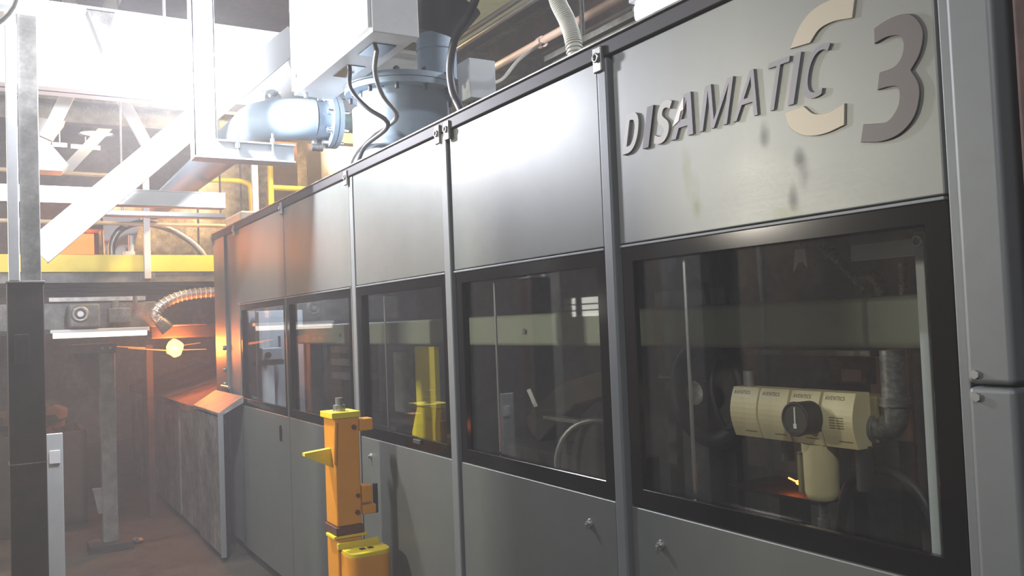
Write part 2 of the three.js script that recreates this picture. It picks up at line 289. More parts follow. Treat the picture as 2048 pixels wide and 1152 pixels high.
{ // compressed air service unit
  const t = thing('air_filter_unit', 'cream compressed air service unit of four modules with round gauge and bowl', 'air filter', [-1.72, 1.2, -1.98]);
  const c = document.createElement('canvas'); c.width = 128; c.height = 192; const x = c.getContext('2d'); x.fillStyle = '#ffffff'; x.fillRect(0, 0, 128, 192);
  x.fillStyle = '#5a5038'; x.font = 'bold 17px sans-serif'; x.fillText('AVENTICS', 10, 26); x.fillStyle = '#9a8f6c'; x.fillRect(60, 166, 56, 5);
  const print = new THREE.CanvasTexture(c); print.colorSpace = THREE.SRGBColorSpace;
  const c2 = document.createElement('canvas'); c2.width = 128; c2.height = 192; const y = c2.getContext('2d'); y.drawImage(c, 0, 0); y.fillStyle = '#8a8062'; for (let r = 0; r < 5; r++) { y.fillRect(34, 84 + r * 9, 24, 4); y.fillRect(64, 84 + r * 9, 28, 4); }
  const print2 = new THREE.CanvasTexture(c2); print2.colorSpace = THREE.SRGBColorSpace;
  const face1 = M(0xd6c594, { roughness: 0.45, map: print }), face2 = M(0xd6c594, { roughness: 0.45, map: print2 });
  const mods = [[-1.94, -1.836], [-1.828, -1.722], [-1.712, -1.612], [-1.602, -1.5]];
  mods.forEach(([a, b], i) => {
    // bowed front cover
    const pts = []; for (let k = 0; k <= 10; k++) { const v = k / 10; pts.push([1.375 + v * 0.148, -1.945 + 0.02 * Math.sin(Math.PI * v)]); }
    const s = new THREE.Shape([...pts.map(p => new THREE.Vector2(-p[1], p[0])), new THREE.Vector2(2.0, 1.523), new THREE.Vector2(2.0, 1.375)]);
    const g = new THREE.ExtrudeGeometry(s, { depth: b - a, bevelEnabled: false }); g.rotateY(Math.PI / 2); g.translate(a, 0, 0);
    const p = g.attributes.position, uv = g.attributes.uv; for (let k = 0; k < p.count; k++) uv.setXY(k, (p.getX(k) - a) / (b - a), (p.getY(k) - 1.375) / 0.148);
    part(t, 'module', g, i === 3 ? face2 : face1);
  });
  part(t, 'body', box(-1.935, -1.48, 1.385, 1.515, -2.06, -2.0, 0.01), mat.creamDark);
  const gz = -1.87;
  const ga = part(t, 'pressure_gauge', [cyl([-1.64, 1.452, -1.93], [-1.64, 1.452, gz], 0.046, 0.046, 28), new THREE.TorusGeometry(0.043, 0.005, 8, 28).translate(-1.64, 1.452, gz)], mat.rubber, 'round black pressure gauge');
  part(ga, 'dial', new THREE.CircleGeometry(0.04, 28).translate(-1.64, 1.452, gz + 0.001), M(0x3c392e, { roughness: 0.6 }));
  part(ga, 'needle', [box(-1.642, -1.638, 1.43, 1.485, gz + 0.002, gz + 0.004, 0), box(-1.645, -1.635, 1.427, 1.44, gz + 0.002, gz + 0.0045, 0)], M(0xe8e6d8));
  const bw = part(t, 'filter_bowl', [new THREE.LatheGeometry([[0.0, 1.21], [0.03, 1.212], [0.043, 1.222], [0.048, 1.24], [0.05, 1.375]].map(p => new THREE.Vector2(...p)), 24).translate(-1.655, 0, -1.98)], mat.cream);
  part(bw, 'sight_slot', box(-1.7, -1.688, 1.235, 1.35, -1.96, -1.935, 0.002), mat.creamDark);
  part(bw, 'drain_nozzle', [cyl([-1.655, 1.13, -1.98], [-1.655, 1.215, -1.98], 0.012), cyl([-1.655, 1.13, -1.98], [-1.655, 1.165, -1.98], 0.016)], mat.galv);
  part(t, 'mounting_leg', cyl([-1.52, 1.26, -1.99], [-1.52, 1.38, -1.99], 0.022), mat.dark); part(t, 'mounting_leg', cyl([-1.78, 1.31, -1.99], [-1.78, 1.38, -1.99], 0.018), mat.dark);
  part(t, 'regulator_knob', cyl([-1.9, 1.52, -1.97], [-1.9, 1.57, -1.97], 0.017), mat.steel, 'bright silver regulator knob');
  part(t, 'fitting', [cyl([-1.955, 1.41, -1.975], [-1.955, 1.5, -1.975], 0.012), cyl([-1.955, 1.47, -1.975], [-1.955, 1.49, -1.975], 0.018)], mat.galv);
}
{ const t = thing('supply_pipe', 'galvanised pipe with elbow feeding the air filter from the girder', 'pipe', [-1.44, 1.44, -2.0]);
  part(t, 'riser', cyl([-1.44, 1.49, -2.02], [-1.44, 1.635, -2.02], 0.031), mat.galv);
  part(t, 'elbow', tube([[-1.44, 1.5, -2.02], [-1.442, 1.455, -2.02], [-1.465, 1.43, -2.02], [-1.5, 1.425, -2.02]], 0.034, 20, 14), mat.galv);
  part(t, 'collar', cyl([-1.44, 1.488, -2.02], [-1.44, 1.512, -2.02], 0.039), mat.galv); part(t, 'union', cyl([-1.512, 1.425, -2.02], [-1.488, 1.425, -2.02], 0.042), mat.galv); }
{ const t = thing('back_cover_panel', 'pale grey cover panel behind the pipe riser', 'panel', [-1.95, 1.2, -2.7]);
  part(t, 'sheet', box(-2.02, -1.76, 1.28, 1.63, -2.72, -2.7), mat.lightGrey); part(t, 'rib', box(-1.86, -1.85, 1.28, 1.63, -2.7, -2.69), mat.galv); part(t, 'stand', box(-1.92, -1.86, 0.1, 1.28, -2.72, -2.7), mat.dark); }
{ const t = thing('side_cover_panel', 'pale panel standing above the girder behind the widest window', 'panel', [-3.0, 0.1, -2.9]);
  part(t, 'sheet', box(-3.42, -2.92, 1.72, 1.87, -2.93, -2.9), mat.lightGrey); part(t, 'sheet', box(-3.42, -3.16, 1.43, 1.6, -2.93, -2.9), mat.girder); part(t, 'post', box(-3.4, -3.34, 0.1, 1.87, -2.98, -2.935), mat.dark);
  part(t, 'brace', barZ([-3.0, 1.72, -2.88], [-3.0, 1.9, -2.86], 0.02, 0.02), mat.dark); }
{ const t = thing('drive_wheel', 'large dark drive wheel behind the widest window', 'wheel', [-2.72, 0.1, -2.6]);
  part(t, 'rim', new THREE.TorusGeometry(0.2, 0.045, 12, 40).translate(-2.72, 1.42, -2.6), mat.rubber); part(t, 'disc', cyl([-2.72, 1.42, -2.63], [-2.72, 1.42, -2.58], 0.2, 0.2, 36), mat.dark); part(t, 'hub', cyl([-2.72, 1.42, -2.58], [-2.72, 1.42, -2.5], 0.05), mat.galv); part(t, 'stand', box(-2.8, -2.64, 0.1, 1.25, -2.68, -2.64), mat.dark); }
{ const t = thing('flywheel', 'pale rimmed flywheel low behind the fourth window', 'wheel', [-3.1, 0.1, -2.2]);
  part(t, 'rim', new THREE.TorusGeometry(0.2, 0.016, 10, 40).rotateY(0.5).translate(-3.08, 1.1, -2.25), mat.galv); part(t, 'disc', cyl([-3.08, 1.1, -2.26], [-3.08, 1.1, -2.24], 0.19, 0.19, 32), mat.dark); part(t, 'stand', box(-3.16, -3.0, 0.1, 0.95, -2.3, -2.27), mat.dark); }
{ const t = thing('casting_manipulator', 'dark slanted manipulator with a white scale plate behind the fourth window', 'machine', [-3.6, 0.1, -2.5]);
  part(t, 'arm', sheet([[-4.1, 1.2], [-3.7, 1.42], [-3.3, 1.5], [-3.25, 1.4], [-3.6, 1.32], [-3.95, 1.1]], 0.12, 0.005).translate(0, 0, -2.62), mat.dark);
  part(t, 'scale_plate', sheet([[-4.04, 1.37], [-4.0, 1.38], [-3.93, 1.29], [-3.97, 1.28]], 0.01, 0).translate(0, 0, -2.5), mat.white, 'small white slanted plate');
  part(t, 'bed', box(-4.3, -3.2, 0.9, 1.08, -2.7, -2.4), mat.dark); part(t, 'ledge', box(-3.75, -3.3, 1.24, 1.26, -2.46, -2.4), mat.galv); part(t, 'pedestal', box(-4.1, -3.4, 0.1, 0.9, -2.68, -2.45), mat.dark); }
{ const t = thing('hydraulic_block', 'grey hydraulic block with stacked plates behind the second window', 'machine', [-5.6, 0.1, -2.3]);
  part(t, 'column', box(-6.5, -6.2, 0.1, 1.62, -2.5, -2.2), mat.dark); for (const y of [1.38, 1.48, 1.57]) part(t, 'plate', box(-6.18, -5.7, y, y + 0.05, -2.3, -2.12), mat.columnGrey); part(t, 'base', box(-6.2, -5.2, 0.1, 1.1, -2.6, -2.2), mat.dark); part(t, 'side_cover', box(-5.2, -4.9, 1.2, 1.58, -2.35, -2.2), mat.columnGrey);
  part(t, 'rod', cyl([-5.52, 1.1, -2.15], [-5.52, 1.6, -2.15], 0.012), mat.steel); }
{ const t = thing('white_column_unit', 'pale blue grey column unit with round knob behind the farthest window', 'machine', [-7.6, 0.1, -2.0]);
  part(t, 'back_sheet', box(-7.78, -7.74, 0.1, 1.93, -2.4, -1.78), mat.lightGrey); part(t, 'column', box(-7.7, -7.6, 0.1, 1.45, -2.09, -1.98), mat.white); part(t, 'column', box(-7.7, -7.62, 1.6, 1.92, -2.06, -1.97), mat.white);
  part(t, 'head', box(-7.7, -7.58, 1.49, 1.6, -2.16, -1.98, 0.01), mat.lightGrey); part(t, 'knob', cyl([-7.58, 1.54, -2.03], [-7.55, 1.54, -2.03], 0.025), mat.rubber); part(t, 'clamp', box(-7.7, -7.6, 1.45, 1.49, -2.18, -1.92), mat.dark); part(t, 'rail', box(-7.72, -7.68, 1.3, 1.92, -1.9, -1.86), mat.dark); part(t, 'spindle', cyl([-7.6, 1.6, -2.14], [-7.6, 1.7, -2.14], 0.012), mat.steel); }
{ const t = thing('added_tube_lamp', 'small unseen tube lamp added under the roof to brighten the farthest window', 'lamp', [-7.3, 2.5, -2.3]);  // lamp added out of view to light the pale unit below
  part(t, 'housing', box(-7.6, -7.0, 2.53, 2.574, -2.35, -2.25), mat.white); part(t, 'tube', cyl([-7.58, 2.515, -2.3], [-7.02, 2.515, -2.3], 0.013), glow(0xdfe8ff, 6));
  const l = new THREE.RectAreaLight(0xdfe8ff, 380, 0.56, 0.04); l.position.set(0, -0.012, 0); l.rotation.x = -Math.PI / 2; t.add(l); }
{ const t = thing('hose_bundle', 'dark hoses hanging in a loop behind the widest window', 'hose', [-1.5, 0.9, -2.1]);
  part(t, 'hose', tube([[-1.75, 1.05, -2.15], [-1.67, 1.24, -2.12], [-1.55, 1.3, -2.1], [-1.45, 1.26, -2.1], [-1.39, 1.15, -2.1], [-1.37, 0.9, -2.1]], 0.016), mat.rubber);
  part(t, 'hose', tube([[-1.37, 0.9, -2.2], [-1.4, 1.3, -2.25], [-1.36, 1.52, -2.2], [-1.42, 1.58, -2.3]], 0.012), mat.rubber);
  part(t, 'hose', tube([[-2.2, 1.63, -2.15], [-2.2, 1.5, -2.1], [-2.1, 1.37, -2.06], [-1.97, 1.42, -2.02]], 0.008), mat.rubber); }
{ const t = thing('lubrication_tubes', 'dusty tube with union and sprayed bracket above the girder', 'tube', [-1.75, 1.78, -2.2]);
  part(t, 'tube', [cyl([-1.77, 1.93, -2.2], [-1.64, 1.8, -2.2], 0.014), cyl([-1.785, 1.945, -2.2], [-1.75, 1.91, -2.2], 0.022, 0.022)], mat.galv); part(t, 'union', tube([[-1.67, 1.83, -2.2], [-1.63, 1.84, -2.2], [-1.6, 1.82, -2.2], [-1.59, 1.78, -2.2]], 0.02), mat.galv);
  part(t, 'bracket', sheet([[-1.87, 1.94], [-1.83, 1.94], [-1.825, 1.88], [-1.84, 1.9], [-1.86, 1.9], [-1.88, 1.87]], 0.03).translate(0, 0, -2.2), mat.foil); part(t, 'stem', cyl([-1.52, 1.78, -2.2], [-1.52, 1.87, -2.2], 0.012), mat.galv); part(t, 'hanger', box(-1.86, -1.84, 1.94, 2.574, -2.2, -2.18), mat.dark); }
{ const t = thing('spark_tray', 'glowing orange spark in the dark bottom of the widest window', 'spark', [-2.02, 0.1, -2.3]);
  part(t, 'ember', [new THREE.SphereGeometry(0.008, 10, 8).translate(-2.02, 1.172, -2.3), cyl([-2.06, 1.182, -2.3], [-1.99, 1.165, -2.3], 0.0025)], glow(0xff7a30, 14)); part(t, 'tray', box(-2.3, -1.9, 1.12, 1.135, -2.5, -2.25), mat.dark); part(t, 'stand', box(-2.2, -2.1, 0.1, 1.12, -2.45, -2.4), mat.dark);
  const l = new THREE.PointLight(0xff7a30, 0.03); l.position.set(0, 1.075, 0.03); l.shadow.radius = 0.4; l.castShadow = true; t.add(l); }
{ const t = thing('valve_label_box', 'grey junction box with paper label under the girder', 'box', [-1.95, 0.1, -2.5]);
  part(t, 'box', box(-2.03, -1.88, 1.49, 1.58, -2.55, -2.5), mat.columnGrey); part(t, 'label', box(-1.98, -1.9, 1.5, 1.54, -2.5, -2.497, 0), mat.lightGrey); part(t, 'stand', box(-1.98, -1.94, 0.1, 1.49, -2.55, -2.52), mat.dark); }

// ---------------------------------------------------------------- orange hinge post in front of the doors
{
  const t = thing('orange_post', 'orange square steel post with hinge lugs and a large bolt on top', 'post', [-4.08, 0, -1.44]);
  const x1 = -4.0, x0 = -4.16, z0 = -1.505, z1 = -1.378;
  part(t, 'tube', box(x0, x1, 0.8, 1.33, z0, z1, 0.01), mat.orange);
  part(t, 'cap_plate', box(x0 - 0.012, x1 + 0.006, 1.315, 1.345, z0 - 0.006, z1 + 0.012, 0.004), mat.yellow);
  part(t, 'top_bolt', [cyl([-4.07, 1.345, -1.43], [-4.07, 1.375, -1.43], 0.032, 0.032, 6), cyl([-4.07, 1.375, -1.43], [-4.07, 1.41, -1.43], 0.018)], mat.steel, 'large silver bolt');
  part(t, 'upper_lug', box(-4.07, -4.0, 1.245, 1.305, -1.575, z0, 0.006), mat.orange);
  const lug = part(t, 'lower_lug', [box(-4.06, -3.99, 0.9, 0.985, -1.56, z0, 0.008), box(-4.06, -3.99, 0.845, 0.89, -1.575, z0, 0.006)], mat.orange);
  part(lug, 'pin', cyl([-4.025, 0.84, -1.585], [-4.025, 0.98, -1.585], 0.012), mat.rail);
  part(t, 'wedge', sheetX([[-1.378, 1.17], [-1.25, 1.16], [-1.25, 1.145], [-1.378, 1.08]], -4.1, -4.06), mat.yellow, 'yellow wedge plate');
  part(t, 'side_rod', cyl([-3.995, 1.3, -1.385], [-3.995, 1.1, -1.375], 0.009), mat.orange);
  part(t, 'grease_nipple', [hexBolt([-4.0, 1.27, -1.475], [1, 0, 0], 0.012, 0.01), hexBolt([-4.0, 0.94, -1.485], [1, 0, 0], 0.01, 0.01), hexBolt([-4.0, 0.86, -1.48], [1, 0, 0], 0.012, 0.01)], mat.rust);
  part(t, 'collar', box(x0 - 0.004, x1 + 0.008, 0.762, 0.8, z0 - 0.006, z1 + 0.008, 0.004), mat.rust);
  part(t, 'lower_tube', box(x0, x1, 0, 0.744, z0, z1, 0.01), mat.orange);
}
{
  const t = thing('bollard_stub', 'yellow and orange round ended bollard in front of the orange post', 'bollard', [-3.86, 0, -1.47]);
  const cx = -3.93, cz = -1.49, w = 0.1, s = new THREE.Shape();
  s.moveTo(-w, -0.05); s.lineTo(w, -0.05); s.lineTo(w, 0.03); s.quadraticCurveTo(w, 0.08, w - 0.05, 0.085); s.lineTo(-w + 0.05, 0.085); s.quadraticCurveTo(-w, 0.08, -w, 0.03); s.closePath();
  const D = (y0, y1, k) => { const g = new THREE.ExtrudeGeometry(s, { depth: y1 - y0, bevelEnabled: true, bevelSize: 0.003, bevelThickness: 0.003, bevelSegments: 1 }); g.scale(k, k, 1); g.rotateX(-Math.PI / 2); g.rotateY(-Math.PI / 2); g.translate(cx, y0, cz); return metric(g); };
  part(t, 'body', D(0, 0.68, 1), mat.orange); const top = part(t, 'top_plate', D(0.684, 0.7, 1), mat.yellow);
  for (const dz of [-0.018, 0.022]) part(top, 'stamped_mark', [box(cx + 0.0, cx + 0.012, 0.702, 0.706, cz + dz - 0.012, cz + dz + 0.012, 0), box(cx + 0.016, cx + 0.028, 0.702, 0.706, cz + dz - 0.012, cz + dz + 0.012, 0)], mat.rail, 'small dark stamped figure');
  part(t, 'cross_bar', box(-3.998, -3.975, 0.7, 0.73, -1.58, -1.37, 0.004), mat.yellow);
  part(t, 'hinge_plate', box(-4.12, -3.998, 0.745, 0.76, -1.53, -1.36, 0.003), mat.yellow);
}

// ---------------------------------------------------------------- left foreground column and the bracing frame
{
  const t = thing('steel_column', 'grey steel column with dark brown lower half carrying the diagonal brace', 'column', [-5.06, 0, -0.13]);
  part(t, 'upper_shaft', [box(-5.03, -5.0, 2.05, 3.42, -0.2, -0.11, 0.004), box(-5.14, -5.03, 2.05, 3.42, -0.15, -0.13, 0)], mat.columnGrey);
  part(t, 'light_angle', box(-5.02, -4.985, 2.05, 3.44, -0.105, -0.055, 0.004), mat.beamPaint, 'pale angle along the column');
  part(t, 'lower_shaft', box(-5.14, -4.99, 0.02, 2.04, -0.21, -0.045, 0.006), mat.columnDark, 'dark brown lower half');
  part(t, 'splice_plate', box(-5.15, -4.985, 2.04, 2.05, -0.215, -0.04, 0.002), mat.galv); part(t, 'strap', box(-5.142, -4.988, 1.13, 1.135, -0.212, -0.043, 0), mat.galv);
  part(t, 'cover_plate', box(-4.99, -4.986, 1.63, 1.78, -0.14, -0.075, 0.001), mat.columnDark); part(t, 'base_plate', box(-5.22, -4.9, 0, 0.02, -0.28, 0.03), mat.columnDark);
  part(t, 'cap_plate', box(-5.16, -4.97, 3.42, 3.45, -0.22, -0.03), mat.beamPaint);
}
{ const t = thing('edge_guard_sheet', 'pale grey sheet metal guard with white tag behind the column', 'guard', [-5.3, 0, -0.26]);
  part(t, 'sheet', box(-5.32, -5.3, 0, 1.24, -0.3, -0.2), mat.lightGrey); part(t, 'tag', box(-5.3, -5.296, 1.08, 1.15, -0.285, -0.235, 0.001), mat.white, 'white paper tag'); part(t, 'foot', box(-5.45, -5.25, 0, 0.02, -0.32, -0.19), mat.columnGrey); }
{ const t = thing('diagonal_brace', 'bright diagonal steel brace rising from the column to the overhead girder', 'brace', [-5.5, 2.1, -0.9]);
  const a = [-5.5, 2.24, -0.2], b = [-5.5, 3.68, -1.72];
  part(t, 'web', barZ(a, b, 0.15, 0.02), mat.beamPaint);
  const d = V(...b).sub(V(...a)).normalize(), n = V(0, d.z, -d.y);
  for (const k of [-1, 1]) { const o = n.clone().multiplyScalar(k * 0.075); part(t, 'flange', barZ([-5.53, a[1] + o.y, a[2] + o.z], [-5.53, b[1] + o.y, b[2] + o.z], 0.01, 0.08), mat.beamPaint); } }
{ const t = thing('hanger_frame', 'pale channel steel hanger bracket under the large grey pipe', 'bracket', [-5.03, 2.73, -1.2]);
  part(t, 'upright', [box(-5.02, -5.0, 2.735, 4.9, -1.09, -0.962, 0.003), box(-5.1, -5.0, 2.735, 4.9, -0.975, -0.962, 0.002), box(-5.1, -5.0, 2.845, 4.9, -1.09, -1.078, 0.002)], mat.beamPaint);
  part(t, 'crossbar', [box(-5.02, -5.0, 2.737, 2.843, -1.53, -1.09, 0.003), box(-5.12, -4.985, 2.835, 2.845, -1.535, -1.09, 0.002), box(-5.12, -4.985, 2.735, 2.745, -1.535, -0.965, 0.002)], mat.beamPaint);
  part(t, 'u_bolt', [cyl([-4.99, 2.77, -1.2], [-4.99, 2.9, -1.2], 0.007), cyl([-4.99, 2.8, -1.2], [-4.99, 2.83, -1.2], 0.016, 0.016, 6)], mat.steel); part(t, 'u_bolt', [cyl([-4.99, 2.77, -1.4], [-4.99, 2.9, -1.4], 0.007), cyl([-4.99, 2.85, -1.4], [-4.99, 2.87, -1.4], 0.014, 0.014, 6)], mat.steel); }
{ const t = thing('cross_channel', 'pale channel beam crossing below the slanted pipe', 'beam', [-6, 2.59, -1]);
  part(t, 'web', box(-6.02, -6, 2.595, 2.7, -1.35, -0.5, 0.003), mat.beamPaint); part(t, 'flange', box(-6.1, -5.995, 2.69, 2.7, -1.35, -0.5, 0.002), mat.beamPaint); part(t, 'flange', box(-6.1, -5.995, 2.595, 2.603, -1.35, -0.5, 0.002), mat.beamPaint);
  part(t, 'extension', box(-6.02, -6, 2.595, 2.7, -0.5, 0.6, 0.003), mat.beamPaint); part(t, 'post', box(-6.1, -5.98, 0, 2.7, 0.6, 0.7), mat.columnGrey); }
{ const t = thing('cable_tray', 'shallow cable tray under the pale channel beam', 'cable tray', [-7.2, 2.66, -1.15]);
  part(t, 'tray', [box(-7.3, -7.2, 2.68, 2.69, -1.62, -0.7), box(-7.21, -7.2, 2.68, 2.72, -1.62, -0.7)], mat.beamPaint); for (const z of [-0.85, -1.59]) part(t, 'hanger', cyl([-7.25, 2.68, z], [-7.25, 5.0, z], 0.008), mat.galv); }
// overhead girders and their bracing
function ibeamZ(name, label, x, y0, y1, z0, z1, w, m, group) { // I section along z, web facing the camera
  const t = thing(name, label, 'beam', [x, y0, (z0 + z1) / 2], group);
  part(t, 'web', box(x - 0.012, x + 0.012, y0, y1, z0, z1, 0), m); part(t, 'flange', box(x - w, x + w, y1 - 0.03, y1, z0, z1, 0.002), m); part(t, 'flange', box(x - w, x + w, y0, y0 + 0.03, z0, z1, 0.002), m);
  return t;
}
{ const t = ibeamZ('overhead_girder', 'large white overhead girder above the bright lamp', -6.5, 3.42, 4.0, -3.2, 0.6, 0.12, mat.beamPaint);
  for (const z of [-0.55, -1.9]) part(t, 'stiffener', sheetX([[z, 3.98], [z - 0.18, 3.98], [z - 0.1, 3.7]], -6.49, -6.38), mat.columnGrey); }
for (const [x, z0, y0, z1, y1] of [[-7.5, -0.35, 3.3, -0.95, 4.7], [-8.2, -1.2, 3.4, -0.45, 4.9], [-9.5, -0.6, 3.4, -1.9, 5.0]]) { const b = single('truss_diagonal', ['pale flat truss diagonal just behind the overhead girder', 'second pale truss diagonal leaning the other way', 'farthest pale truss diagonal above the walkway'][[-7.5, -8.2, -9.5].indexOf(x)], 'brace', barZ([x, y0, z0], [x, y1, z1], 0.1, 0.04), mat.beamPaint, 'roof truss diagonals'); }
{ const t = ibeamZ('lintel_beam', 'greyish beam hanging behind the overhead girder', -8.8, 3.72, 3.95, -3.5, 0.4, 0.08, mat.columnGrey); }
single('white_conduit', 'white bent conduit curving past the head of the column', 'conduit', tube([[-4.5, 3.1, 0.12], [-4.5, 3.175, -0.003], [-4.5, 3.21, -0.043], [-4.5, 3.255, -0.077], [-4.5, 3.317, -0.102], [-4.5, 3.5, -0.13], [-4.5, 5.0, -0.14]], 0.014, 50), mat.white);
// tapered air duct beside the column
single('air_duct', 'pale kinked sheet metal air duct beside the column', 'duct', sheetX([[-0.2, 3.7], [-0.55, 3.68], [-0.42, 3.48], [-0.57, 3.29], [-0.52, 3.23], [-0.2, 3.23]], -8.75, -8.5), mat.beamPaint);

// ---------------------------------------------------------------- big pipework above the machine
{
  const t = thing('elbow_pipe', 'thick grey flanged pipe elbow turning above the machine', 'pipe', [-5.3, 2.85, -1.6]);
  const y = 3.055;
  part(t, 'long_run', cyl([-9.6, y, -1.42], [-5.5, y, -1.42], 0.1, 0.125, 26), mat.blueGrey);
  const c = []; for (let k = 0; k <= 10; k++) { const a = k / 10 * Math.PI / 2; c.push([-5.5 + 0.3 * Math.sin(a), y, -1.72 + 0.3 * Math.cos(a)]); }
  part(t, 'elbow', tube(c, 0.128, 30, 24), mat.blueGrey);
  part(t, 'neck', cyl([-5.2, y, -1.72], [-5.2, y, -1.8], 0.12, 0.115, 26), mat.blueGrey);
  const f = part(t, 'flange', [cyl([-5.2, y, -1.8], [-5.2, y, -1.83], 0.17, 0.17, 30), cyl([-5.2, y, -1.835], [-5.2, y, -1.865], 0.17, 0.17, 30)], mat.blueGrey);
  for (let k = 0; k < 8; k++) { const a = k / 8 * 6.283 + 0.2, px = -5.2 + Math.cos(a) * 0.145, py = y + Math.sin(a) * 0.145; part(f, 'flange_bolt', [cyl([px, py, -1.76], [px, py, -1.9], 0.01), cyl([px, py, -1.765], [px, py, -1.8], 0.02, 0.02, 6)], mat.steel); }
  part(t, 'straight_run', cyl([-5.2, y, -1.865], [-5.2, y, -2.45], 0.062, 0.062, 24), M(0x9fb5ad, { roughness: 0.45, map: grime }));
  part(t, 'coupling', cyl([-5.2, y, -2.3], [-5.2, y, -2.33], 0.067), mat.blueGrey);
  const s = part(t, 'branch_stub', cyl([-5.5, y + 0.08, -1.5], [-5.44, y + 0.21, -1.52], 0.05), mat.blueGrey);
  part(s, 'blind_flange', cyl([-5.47, 3.21, -1.5], [-5.4, 3.21, -1.53], 0.07, 0.07, 24), mat.beamPaint);
  for (let k = 0; k < 4; k++) { const a = k / 4 * 6.283 + 0.4; part(s, 'flange_bolt', cyl([-5.43, 3.21 + Math.sin(a) * 0.05, -1.515 + Math.cos(a) * 0.05], [-5.37, 3.21 + Math.sin(a) * 0.05, -1.54 + Math.cos(a) * 0.05], 0.012, 0.012, 6), mat.steel); }
  part(t, 'drain_cock', [cyl([-5.2, 2.87, -1.72], [-5.2, 2.95, -1.72], 0.02), cyl([-5.2, 2.885, -1.7], [-5.2, 2.885, -1.77], 0.025)], mat.galv);
}
{ const g = []; for (let k = 0; k < 9; k++) g.push(new THREE.TorusGeometry(0.075, 0.016, 8, 22).translate(-5.15, 3.05, -2.47 - k * 0.022));
  single('expansion_bellows', 'white ribbed bellows at the end of the pipe run', 'bellows', [...g, cyl([-5.15, 3.05, -2.45], [-5.15, 3.05, -2.68], 0.07)], mat.hose); }
{ // round pressure vessel standing on the roof of the machine
  const t = thing('pressure_vessel', 'blue grey flanged pressure vessel standing on the machine roof', 'vessel', [-4.5, 2.6, -2.05]);
  const cx = -4.5, cz = -2.02;
  part(t, 'lower_shell', cyl([cx, 2.6, cz], [cx, 3.06, cz], 0.26, 0.26, 36), mat.blueGrey);
  const f = part(t, 'flange', [cyl([cx, 3.06, cz], [cx, 3.09, cz], 0.33, 0.33, 40), cyl([cx, 3.095, cz], [cx, 3.125, cz], 0.33, 0.33, 40)], mat.blueGrey);
  for (let k = 0; k < 12; k++) { const a = k / 12 * 6.283, px = cx + Math.cos(a) * 0.3, pz = cz + Math.sin(a) * 0.3; part(f, 'flange_bolt', [cyl([px, 3.03, pz], [px, 3.15, pz], 0.011), cyl([px, 3.125, pz], [px, 3.142, pz], 0.02, 0.02, 6)], mat.rail); }
  part(t, 'upper_neck', [cyl([cx + 0.05, 3.125, cz - 0.2], [cx + 0.05, 3.42, cz - 0.2], 0.115, 0.115, 28), cyl([cx + 0.05, 3.33, cz - 0.2], [cx + 0.05, 3.345, cz - 0.2], 0.12, 0.12, 28)], mat.blueGrey);
  part(t, 'neck_cap', cyl([cx + 0.05, 3.42, cz - 0.2], [cx + 0.1, 3.62, cz - 0.26], 0.115, 0.2, 28), mat.rubber);
}
for (const [x, z, r, h] of [[-5.0, -1.98, 0.075, 3.12], [-5.0, -2.2, 0.06, 2.95]]) single('air_receiver', z === -1.98 ? 'white upright air cylinder next to the flange bolts' : 'shorter white upright air cylinder behind the pipe', 'cylinder', [cyl([x, 2.6, z], [x, h - 0.03, z], r, r, 24), new THREE.SphereGeometry(r, 24, 10, 0, 6.3, 0, 1.6).scale(1, 0.4, 1).translate(x, h - 0.03, z)], mat.lightGrey, 'white air cylinders');
{ // control cabinet hung above the doors
  const t = thing('control_box', 'large white control box hung above the machine with two cable openings', 'control box', [-4.2, 3.1, -1.62]);
  const x0 = -4.87, x1 = -3.655, y0 = 3.105, z0 = -1.735, z1 = -1.5;
  part(t, 'body', box(x0, x1, y0, 3.7, z0, z1, 0.006), mat.white); part(t, 'door', box(x0 + 0.012, x1 - 0.012, y0 + 0.02, 3.69, z1, z1 + 0.018, 0.004), mat.white); part(t, 'door_lock', box(x0 + 0.1, x0 + 0.115, 3.18, 3.21, z1 + 0.018, z1 + 0.024, 0.002), mat.rail);
  part(t, 'cable_opening', box(-4.0, -3.8, y0 - 0.004, y0 + 0.002, -1.68, -1.56, 0.001), mat.black, 'black cable opening'); part(t, 'cable_opening', box(-4.4, -4.18, y0 - 0.004, y0 + 0.002, -1.67, -1.57, 0.001), mat.black, 'black cable opening');
  part(t, 'bolt', cyl([-4.78, y0, -1.54], [-4.78, y0 - 0.03, -1.54], 0.012), mat.steel);
  part(t, 'hanger', box(-4.6, -4.52, 3.7, 4.6, -1.66, -1.58), mat.beamPaint); part(t, 'hanger', box(-3.98, -3.9, 3.7, 4.6, -1.66, -1.58), mat.beamPaint);
}
single('control_cable', 'grey cable dropping from the nearer opening of the control box', 'cable', tube([[-3.9, 3.11, -1.62], [-3.96, 3.02, -1.63], [-4.0, 2.92, -1.68], [-4.05, 2.83, -1.78], [-4.3, 2.78, -1.75], [-4.6, 2.7, -1.74], [-4.7, 2.6, -1.74]], 0.012), mat.galv, 'control cables');
single('control_cable', 'dark cable dropping from the farther opening of the control box', 'cable', tube([[-4.28, 3.11, -1.62], [-4.22, 2.99, -1.6], [-4.15, 2.88, -1.66], [-4.1, 2.8, -1.75], [-4.4, 2.72, -1.73], [-4.55, 2.6, -1.73]], 0.012), mat.rubber, 'control cables');
